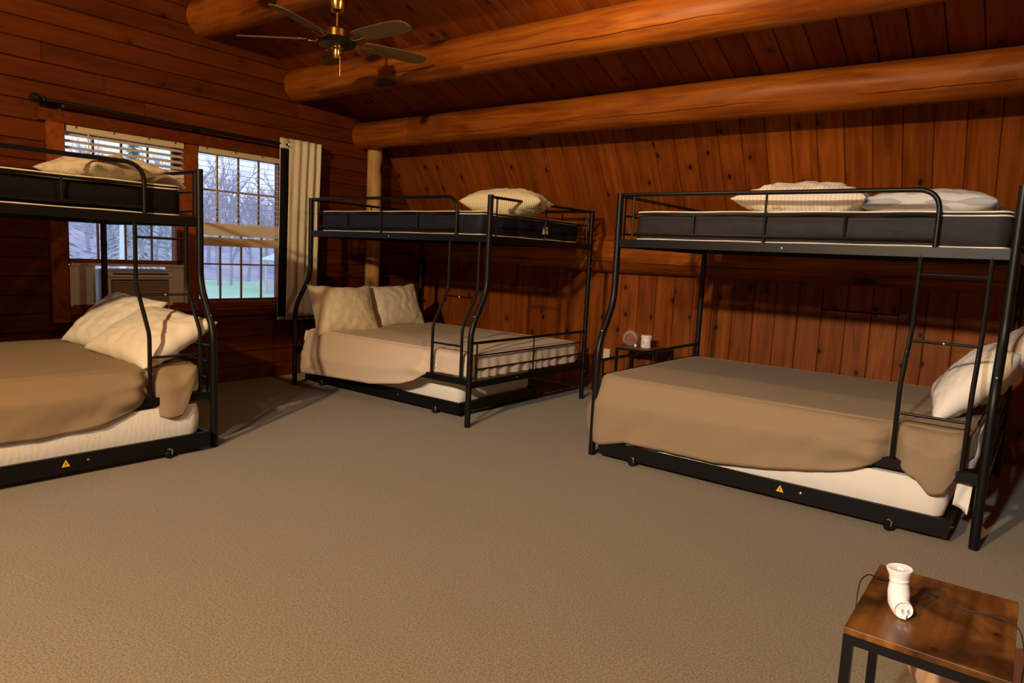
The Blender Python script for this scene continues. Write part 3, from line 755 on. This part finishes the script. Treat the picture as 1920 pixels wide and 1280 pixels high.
mattress('mattress', Matrix.Translation(tA.location) @ Matrix.Rotation(tA.rotation_euler.z, 4, 'Z'), .03, 1.88, .045, .96, .107, .285, M_quilt, M_quilt, 'cream lit quilted mattress on trundle below bunk before the windows', GTM, .003, .08, 9, False)
mattress('mattress', Matrix.Translation(tB.location) @ Matrix.Rotation(tB.rotation_euler.z, 4, 'Z'), .03, 1.87, .012, .95, .107, .275, M_quilt, M_quilt, 'shaded quilted mattress on the trundle below the corner bunk', GTM, .003, .07, 10, False)

# ---------------------------------------------------------------- pillows
def pillow(name, w_, h_, t_, seed, m, M, label, group=None, sag=0, wr=1.0, fold=0, pinch=.10):
    nx, ny = 44, 32; b = MB(); top = []; bot = []
    for s, store in ((1, top), (-1, bot)):
        for j in range(ny + 1):
            row = []
            for i in range(nx + 1):
                u, v = 2 * i / nx - 1, 2 * j / ny - 1
                x = w_ / 2 * u * (1 - pinch * (1 - v * v) * abs(u)); y = h_ / 2 * v * (1 - pinch * (1 - u * u) * abs(v))
                e = max(0, (1 - abs(u) ** 2.4)) * max(0, (1 - abs(v) ** 2.4))
                z = t_ / 2 * e ** .48
                q = Vector((u * 2.1 + seed * 3.7, v * 1.7 - seed, s * 3.))
                rim = (1 - e) * min(1, e * 8 + .0)
                wrk = (abs(noise.noise(q * 1.6)) - .25) * .030 + (abs(noise.noise(q * 3.7)) - .25) * .012 + rim * .012 * noise.noise(Vector((u * 11 + seed, v * 9, s)))
                z += wrk * wr * min(1, e * 3)
                z *= s
                z += sag * (u * u) + fold * math.sin(u * 2.2 + 1) * v
                x += .008 * noise.noise(Vector((v * 3, seed, u * 2))); y += .010 * noise.noise(Vector((u * 3, seed + 5, v * 2)))
                row.append(Vector((x, y, z)))
            store.append(row)
    # close the rim
    for r1, r2 in zip(top, bot):
        for k in (0, nx): a = (r1[k] + r2[k]) / 2; r1[k] = a; r2[k] = a.copy()
    for k in range(nx + 1):
        for j in (0, ny): a = (top[j][k] + bot[j][k]) / 2; top[j][k] = a; bot[j][k] = a.copy()
    b.grid(top); b.grid(bot)
    me = b.mesh(name, m, 0); bm = bmesh.new(); bm.from_mesh(me); bmesh.ops.remove_doubles(bm, verts=bm.verts, dist=1e-5); bmesh.ops.recalc_face_normals(bm, faces=bm.faces); bm.to_mesh(me); bm.free()
    for q in me.polygons: q.use_smooth = True
    o = link(name, me); o.matrix_world = M; return tag(o, label, 'pillow', group)
def frame(c, xdir, ydir):
    x = Vector(xdir).normalized(); y = Vector(ydir); y = (y - x * y.dot(x)).normalized(); z = x.cross(y); return axes(x, y, z, c)
# corner bunk, lower: leaning against the head end
pillow('pillow', .70, .47, .20, 1, M_cream, frame((.06, -1.04, .69), (.06, 1, -.02), (-.42, 0, 1)), 'cream pillow leaning at outer head corner of the corner lower bunk', 'pillows on the lower bunks', wr=.5)
pillow('pillow', .66, .45, .19, 2, M_white, frame((.00, -.36, .70), (.02, 1, .03), (-.42, 0, 1)), 'pale pillow leaning beside log post on the corner lower bunk', 'pillows on the lower bunks', wr=.5)
# corner bunk, upper
pillow('pillow', .66, .42, .22, 3, M_str_cream, frame((1.63, -.72, 1.655), (1, .35, .02), (-.35, 1, 0)), 'cream striped pillow rumpled on the corner upper bunk', 'pillows on the upper bunks', wr=.9)
# near bunk
pillow('pillow', .74, .46, .21, 4, M_str_pink, frame((3.88, -.75, 1.645), (1, .02, .0), (0, 1, .0)), 'pinkish cream pillow at middle of the nearest upper bunk', 'pillows on the upper bunks', wr=1.2)
pillow('pillow', .66, .46, .17, 5, M_str_grey, frame((4.51, -.68, 1.625), (1, -.03, .0), (0, 1, .0)), 'grey striped pillow at ladder end of the nearest upper bunk', 'pillows on the upper bunks', wr=.5)
pillow('pillow', .72, .50, .22, 6, M_white, frame((4.80, -.62, .70), (-.12, 1, -.0), (.62, 0, .72)), 'white pillow leaning behind the ladder of the nearest lower bunk', 'pillows on the lower bunks', wr=.6)
pillow('pillow', .66, .46, .16, 7, M_str_pink, frame((4.93, -.35, .78), (-.1, 1, 0), (.45, 0, .9)), 'rumpled pale striped pillow behind white one at picture edge', 'pillows on the lower bunks', wr=.6)
# bunk before the windows
pillow('pillow', .66, .42, .15, 8, M_str_top, frame((.62, -3.29, 1.632), (1, .12, .0), (-.12, 1, .03)), 'beige pillow on the upper bunk before the windows', 'pillows on the upper bunks', wr=1.0)
pillow('pillow', .66, .50, .20, 9, M_white, frame((.12, -3.03, .68), (1, .06, -.04), (-.06, .34, .30)), 'white pillow with bluish window light, behind on window bunk', 'pillows on the lower bunks', wr=.7)
pillow('pillow', .78, .50, .22, 10, M_white, frame((.73, -3.08, .655), (1, .02, -.04), (-.1, .38, .22)), 'white pillow leaning in front behind ladder of window bunk', 'pillows on the lower bunks', wr=.7)
b = MB(); rows = []
for j in range(7):
    rows.append([Vector((u * .42, j / 6 * .2, .07 * math.sin(PI * min(1, j / 6 + .08)) ** .5 + .006 * noise.noise(Vector((u * 5, j, 1))))) for u in [k / 12 for k in range(13)]])
b.grid(rows); o = b.build('folded_pad', M_cream, None, 180); o.matrix_world = frame((.35, -3.06, 1.565), (1, 0, 0), (0, 1, 0)); md = o.modifiers.new('t', 'SOLIDIFY'); md.thickness = .02; md.offset = -1
tag(o, 'folded cream pad at the end of upper bunk before windows', 'pad')

# ---------------------------------------------------------------- ceiling fan
fan = empty('ceiling_fan', (1.046, -1.945, 2.905), label='brass ceiling fan with tan blades hanging from the highest log', cat='ceiling fan')
MB().lathe([(.028, -.085), (.05, -.07), (.062, -.035), (.066, .0), (.066, .012)], 28).build('canopy', M_brass, fan)
MB().tube([(0, 0, -.19), (0, 0, -.07)], .009, 12).build('downrod', M_brass, fan)
MB().lathe([(.02, -.18), (.07, -.188), (.082, -.2), (.082, -.245), (.06, -.262)], 32).build('motor_housing', M_brass, fan)
MB().lathe([(.06, -.255), (.13, -.262), (.135, -.275), (.12, -.295), (.05, -.30)], 32).build('flywheel', M_dkmetal, fan)
MB().lathe([(.045, -.30), (.045, -.315), (.034, -.325), (.034, -.375), (.028, -.385)], 28).build('switch_housing', M_brass, fan)
MB().tube([(.036, 0, -.37), (.037, .0, -.50)], .0012, 5).build('pull_chain', M_brass, fan)
bl = MB(); prof = [(.19, .05), (.24, .062), (.36, .068), (.5, .072), (.6, .07), (.655, .055), (.68, .025), (.684, 0)]
pts = [(x, y) for x, y in prof] + [(x, -y) for x, y in reversed(prof[:-1])]
Rb = Matrix.Rotation(math.radians(-13), 3, 'X')
n = len(pts); vs = [Rb @ Vector((x, y, z)) for z in (-.003, .003) for x, y in pts]
bl.add(vs, [tuple(range(n)), tuple(range(2 * n - 1, n - 1, -1))] + [(i, (i + 1) % n, (i + 1) % n + n, i + n) for i in range(n)])
blade_me = bl.mesh('blade', M_blade, 0)
ir = MB(); ir.tube(fillet([(.10, 0, -.0), (.16, .02, -.018), (.25, .03, -.004)], .04), .006, 7); ir.tube(fillet([(.10, 0, -.0), (.16, -.02, -.018), (.25, -.03, -.004)], .04), .006, 7); iron_me = ir.mesh('blade_iron', M_brass)
for k in range(5):
    Mz = Matrix.Translation((0, 0, -.262)) @ Matrix.Rotation(math.radians(73 + 72 * k), 4, 'Z')
    bo = link('blade', blade_me, fan, Mz); link('blade_iron', iron_me, bo)

# ---------------------------------------------------------------- side tables and things on them
def side_table(lx, ly, h, top_m):
    r = empty('side_table'); tw = .02
    o = MB().box((0, 0, h - .0075), (lx, ly, .015)).build('table_top', top_m, r, 0); md = o.modifiers.new('b', 'BEVEL'); md.width = .0015; md.segments = 2
    fz = h - .015 - tw / 2
    MB().box((0, -ly / 2 + tw / 2, fz), (lx, tw, tw)).box((0, ly / 2 - tw / 2, fz), (lx, tw, tw)).box((-lx / 2 + tw / 2, 0, fz), (tw, ly - 2 * tw, tw)).box((lx / 2 - tw / 2, 0, fz), (tw, ly - 2 * tw, tw)).build('top_frame', M_black, r, 0)
    for sx in (-1, 1):
        for sy in (-1, 1):
            MB().box((sx * (lx / 2 - tw / 2), sy * (ly / 2 - tw / 2), (h - .015 - tw) / 2), (tw, tw, h - .015 - tw)).build('leg', M_black, r, 0)
    MB().box((0, ly / 2 - tw / 2, .12), (lx - tw, .015, .015)).box((0, -ly / 2 + tw / 2, .12), (lx - tw, .015, .015)).build('stretcher', M_black, r, 0)
    return r
ft = side_table(.41, .292, .50, M_rustic); ft.location = (4.938, -3.335, 0); ft.rotation_euler.z = PI / 2
tag(ft, 'small side table with rustic brown top and black legs in front', 'side table')
bt = side_table(.41, .30, .50, M_darktop); bt.location = (2.30, .49, 0)
tag(bt, 'dark side table against plank wall, between the two bunk beds', 'side table')

# white socket adaptor on the front table
ad = empty('plug_adaptor', (4.872, -3.405, .5), label='white bulb shaped plug adaptor standing on the rustic side table', cat='adaptor')
Mt = Matrix.Translation((-.002, .02, .018)) @ Matrix.Rotation(math.radians(-4), 4, 'Y') @ Matrix.Rotation(math.radians(2), 4, 'X')
MB().lathe([(.019, 0), (.022, .004), (.0225, .03), (.0195, .05), (.019, .0565), (.0205, .058), (.0195, .06), (.0205, .066), (.0255, .08), (.0262, .0835), (.0245, .0845), (.022, .0835), (.008, .082), (.006, .079)], 32, Mt).build('body', M_plastic, ad, 50)
hx = Vector((.45, -.88, -.05)).normalized()
hM = axes(hx.cross(Vector((0, 0, 1))).normalized(), Vector((0, 0, 1)), hx, (-.002, .018, .021))
MB().lathe([(.012, -.018), (.019, -.012), (.0205, 0), (.0205, .028), (.019, .031), (.018, .0305), (.0175, .028), (.001, .028)], 28, hM).build('socket_barrel', M_plastic, ad, 50)
pl_ = MB()
for s in (-1, 1): pl_.box(hM @ Vector((s * .006, .001, .035)), (.0015, .012, .006))
pl_.build('prong', M_chrome, ad, 0)
MB().box(hM @ Vector((0, -.012, .032)), (.012, .012, .008)).build('clip', M_plastic, ad, 0)

cb = [(4.786, -3.372, .30), (4.785, -3.37, .44), (4.783, -3.365, .5), (4.780, -3.32, .525), (4.79, -3.27, .522), (4.81, -3.25, .508), (4.845, -3.225, .504), (4.89, -3.23, .5035), (4.94, -3.25, .5035), (4.98, -3.27, .5035), (5.02, -3.27, .5035), (5.06, -3.26, .504), (5.09, -3.28, .50), (5.105, -3.33, .46), (5.10, -3.39, .43), (5.105, -3.45, .45), (5.10, -3.50, .40), (5.11, -3.52, .25), (5.12, -3.50, .02)]
o = MB().tube(fillet(cb, .03, 4), .0015, 6).build('power_cord', M_ink); tag(o, 'thin black cord lying across the rustic side table', 'cord')

jar = empty('jar', (2.345, .43, .50), label='small white labelled jar on the dark side table', cat='jar')
MB().lathe([(.040, 0), (.045, .004), (.045, .078), (.041, .084)], 32).build('body', M_plastic, jar, 50)
MB().lathe([(.047, .082), (.048, .085), (.048, .106), (.045, .110)], 32).build('lid', M_cream, jar, 50)
def arc(mb, r, a0, a1, z0_, z1_, n=8):
    mb.grid([[Vector((r * math.cos(a), r * math.sin(a), z)) for a in [a0 + (a1 - a0) * k / n for k in range(n + 1)]] for z in (z0_, z1_)])
A0 = math.atan2(-5.08 - .43, 5.04 - 2.345)
lb_ = MB()
for i in range(4): arc(lb_, .0458, A0 - .75, A0 + (.12 if i else -.05), .062 - i * .009, .065 - i * .009)
arc(lb_, .0458, A0 + .32, A0 + .36, .012, .07, 2); arc(lb_, .0458, A0 + .85, A0 + 1.3, .02, .07)
for i in range(5): arc(lb_, .0458, A0 - .35 + i * .09, A0 - .30 + i * .09, .013, .026, 1)
lb_.build('label_print', M_label, jar, 0)
fz = MB()
rows = []
for j in range(9):
    ph = PI * j / 8
    rows.append([Vector((.075 * math.sin(ph) * math.cos(a) * (1 + .25 * noise.noise(Vector((a * 2, ph * 3, 3)))), .05 * math.sin(ph) * math.sin(a), .072 + .07 * -math.cos(ph) * (1 + .2 * noise.noise(Vector((a, ph * 2, 8)))))) for a in [2 * PI * k / 20 for k in range(20)]])
fz.grid(rows, True); o = fz.build('plastic_bag', M_film, None, 50); o.location = (2.195, .42, .50); tag(o, 'crumpled clear plastic bag beside the jar', 'bag')
o = MB().tube([(.062 * math.cos(a), -.01, .05 + .075 * math.sin(a)) for a in [PI * (1.1 - 1.0 * k / 16) for k in range(17)]], .0022, 6).build('rim_wire', M_plastic, o)
o = MB().lathe([(.011, 0), (.013, .003), (.013, .012), (.006, .016)], 16, Matrix.Rotation(PI / 2, 4, 'X')).build('earplug_case', M_plastic); o.location = (2.262, .40, .5135); tag(o, 'tiny white cap lying between bag and jar', 'cap')
ou = empty('wall_outlet', (1.815, YW - .001, .35), label='ivory electrical outlet plate on plank wall beside side table', cat='outlet')
o = MB().box((0, -.004, 0), (.07, .008, .115)).build('plate', M_outlet, ou, 0); md = o.modifiers.new('b', 'BEVEL'); md.width = .003
for z in (-.025, .025):
    s_ = MB().lathe([(.016, 0), (.016, .002)], 16, axes((1, 0, 0), (0, 0, 1), (0, -1, 0), (0, -.008, z))).build('socket', M_outlet, ou)
    MB().box((-.006, -.0108, z + .003), (.002, .001, .008)).box((.006, -.0108, z + .003), (.002, .001, .008)).build('slot', M_ink, s_, 0)
pillow('cushion', .66, .50, .24, 12, M_pink, frame((5.20, -2.92, .13), (.95, .3, 0), (-.3, .95, 0)), 'pale pink cushion on the carpet behind the rustic side table', None)

# ---------------------------------------------------------------- outdoors
M_lawn = mat('lawn_grass', (.30, .50, .27), .95); t = NT(M_lawn); co = t.n('TexCoord'); n1 = t.n('TexNoise', i_Scale=.25, i_Detail=5.0); t.l(co.outputs['Object'], n1.inputs['Vector'])
t.l(t.ramp(n1.outputs[0], [(.4, (.38, .66, .40)), (.56, (.50, .74, .50)), (.66, (.70, .68, .66))]), t.b.inputs['Base Color'])
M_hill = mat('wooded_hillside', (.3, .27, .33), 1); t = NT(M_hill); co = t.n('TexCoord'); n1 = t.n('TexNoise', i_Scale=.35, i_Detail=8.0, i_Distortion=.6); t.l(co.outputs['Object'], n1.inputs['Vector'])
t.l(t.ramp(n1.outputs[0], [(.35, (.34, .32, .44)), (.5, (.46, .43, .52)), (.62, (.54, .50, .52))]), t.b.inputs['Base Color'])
b = MB(); rows = []
for i in range(40):
    x = -1.5 - i * 3.6
    rows.append([Vector((x, -40 + k * 4, -2.1 + .25 * noise.noise(Vector((x * .1, k * .3, 0))))) for k in range(45)])
b.grid(rows); o = b.build('lawn', M_lawn, smooth=80); tag(o, kind='structure')
b = MB(); rows = []
for i in range(24):
    x = -50 - i * 3.2
    rows.append([Vector((x, -40 + k * 4, -2.3 + 9.5 * min(1, i / 14) ** 1.2 + 1.6 * noise.noise(Vector((x * .08, k * .25, 5))) * min(1, i / 4))) for k in range(50)])
b.grid(rows); o = b.build('hillside', M_hill, smooth=80); tag(o, kind='structure')
def tree_mesh(seed, h, m, spread=.45, levels=4):
    r = random.Random(seed); b = MB()
    def br(p, d, ln, rad, lv):
        q = p + d * ln; mid = (p + q) / 2 + Vector((r.uniform(-1, 1), r.uniform(-1, 1), 0)) * ln * .05
        b.tube([p, mid, q], [rad, rad * .85, rad * .62], 4 if lv else 6, False)
        if lv >= levels: return
        for _ in range(3 if lv else 5):
            nd = (d + Vector((r.uniform(-1, 1), r.uniform(-1, 1), r.uniform(-.25, .7))) * spread * 1.6).normalized()
            s = p + (q - p) * r.uniform(.45, 1)
            br(s, nd, ln * r.uniform(.5, .75), rad * .55, lv + 1)
    br(Vector((0, 0, 0)), Vector((0, 0, 1)), h * .42, h * .016, 0)
    return b.mesh('bare_tree', m, 60)
tms = [tree_mesh(s, 10, M_bark) for s in (1, 2, 3, 4)]
rt_ = random.Random(5)
for i in range(56):
    d = rt_.uniform(42, 88); a = rt_.uniform(math.radians(18), math.radians(44))
    x = 5.04 - d * math.cos(a); y = -5.08 + d * math.sin(a)
    if x > -36 - 0: continue
    z = -2.3 + 9.5 * min(1, max(0, (-50 - x) / 45)) ** 1.2
    o = link('bare_tree', tms[i % 4]); o.location = (x, y, z - .2); o.rotation_euler.z = rt_.uniform(0, 6); o.scale = (1, 1, 1) if False else (rt_.uniform(.8, 1.2),) * 3
    tag(o, 'leafless tree on the far wooded slope outside the windows', 'tree', 'leafless trees outside')
def bush_mesh(seed, m):
    r = random.Random(seed); b = MB()
    for _ in range(70):
        a = r.uniform(0, 2 * PI); e = r.uniform(.3, 1.5); d = Vector((math.cos(a) * math.cos(e), math.sin(a) * math.cos(e), math.sin(e)))
        p = Vector((r.uniform(-.2, .2), r.uniform(-.2, .2), 0)); l = r.uniform(1.0, 1.9); q = p + d * l * .5 + Vector((0, 0, .15)); s = p + d * l
        b.tube([p, q, s], [.02, .014, .006], 3, False)
        for _ in range(6):
            f = r.uniform(.3, 1); c = p + (s - p) * f; dd = (d + Vector((r.uniform(-1, 1), r.uniform(-1, 1), r.uniform(-.5, 1)))).normalized(); b.tube([c, c + dd * r.uniform(.25, .6)], [.009, .004], 3, False)
    return b.mesh('shrub', m, 60)
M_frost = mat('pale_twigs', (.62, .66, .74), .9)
bmesh_ = [bush_mesh(s, M_frost) for s in (1, 2, 3)]
rb = random.Random(9)
for i in range(14):
    d = rb.uniform(13, 24); a = math.radians(rb.uniform(17, 22.5)); o = link('shrub', bmesh_[i % 3]); o.location = (5.04 - d * math.cos(a), -5.08 + d * math.sin(a), -2.15); s = rb.uniform(.9, 1.3); o.scale = (s, s, s); o.rotation_euler.z = rb.uniform(0, 6)
    tag(o, 'pale twiggy shrub outside the window with the air conditioner', 'shrub', 'pale twiggy shrubs outside')
o = MB().tube([(-17.5, 4.66, -2.1), (-17.5, 4.62, .5), (-17.45, 4.66, 4.5)], [.11, .09, .05], 8).build('birch_trunk', M_white_bark); tag(o, 'slim white tree trunk among the shrubs outside', 'tree')
M_fir = mat('grey_green_needles', (.30, .38, .34), .95)
def conifer(loc, h, label):
    r = random.Random(int(loc[1] * 10)); root = empty('evergreen_tree', loc, label=label, cat='tree')
    MB().tube([(0, 0, 0), (0, 0, h)], [.12, .02], 7).build('trunk', M_bark, root)
    b = MB()
    for i in range(1500):
        t_ = r.random() ** 1.3; z = h * (.08 + .9 * t_); R_ = (1 - t_) * h * .3 + .1; a = r.uniform(0, 2 * PI); rr = R_ * r.uniform(.4, 1)
        c = Vector((rr * math.cos(a), rr * math.sin(a), z)); u = Vector((math.cos(a), math.sin(a), -.3)) * .20 * r.uniform(.6, 1.3); v = Vector((-math.sin(a), math.cos(a), r.uniform(-.5, .5))) * .045
        b.add([c - u - v * .3, c - v, c + u, c + v, c - u + v * .3], [(0, 1, 2, 3, 4)])
    o = b.build('foliage', M_fir, root, 0); o['kind'] = 'stuff'
conifer((-25.5, 8.6, -2.2), 7.5, 'grey green evergreen outside behind the first window')
conifer((-27.5, 5.6, -2.2), 9, 'taller grey green evergreen at edge of first window')
gz = empty('gazebo', (-35.6, 23.9, -2.1), label='pale open gazebo on the lawn outside the right window', cat='gazebo')
gR = 2.1
for k in range(6):
    a = 2 * PI * k / 6; MB().box((gR * math.cos(a), gR * math.sin(a), 1.15), (.14, .14, 2.3)).build('post', M_gazebo, gz, 0)
    a2 = 2 * PI * (k + 1) / 6; p0 = Vector((gR * math.cos(a), gR * math.sin(a), 0)); p1 = Vector((gR * math.cos(a2), gR * math.sin(a2), 0))
    rl = MB(); rl.tube([p0 + Vector((0, 0, .95)), p1 + Vector((0, 0, .95))], .05, 6); rl.tube([p0 + Vector((0, 0, .2)), p1 + Vector((0, 0, .2))], .05, 6)
    rl.tube([p0 + Vector((0, 0, 2.25)), p1 + Vector((0, 0, 2.25))], .09, 6)
    for j in range(1, 7): c = p0 + (p1 - p0) * j / 7; rl.tube([c + Vector((0, 0, .2)), c + Vector((0, 0, .95))], .03, 5)
    rl.build('railing', M_gazebo, gz)
MB().lathe([(gR, 0), (gR, .15)], 6).build('deck', M_gazebo, gz, 0)
MB().lathe([(gR * 1.25, 2.3), (gR * .35, 3.1), (gR * .35, 3.25), (.02, 3.7)], 6).build('roof', M_roofout, gz, 0)
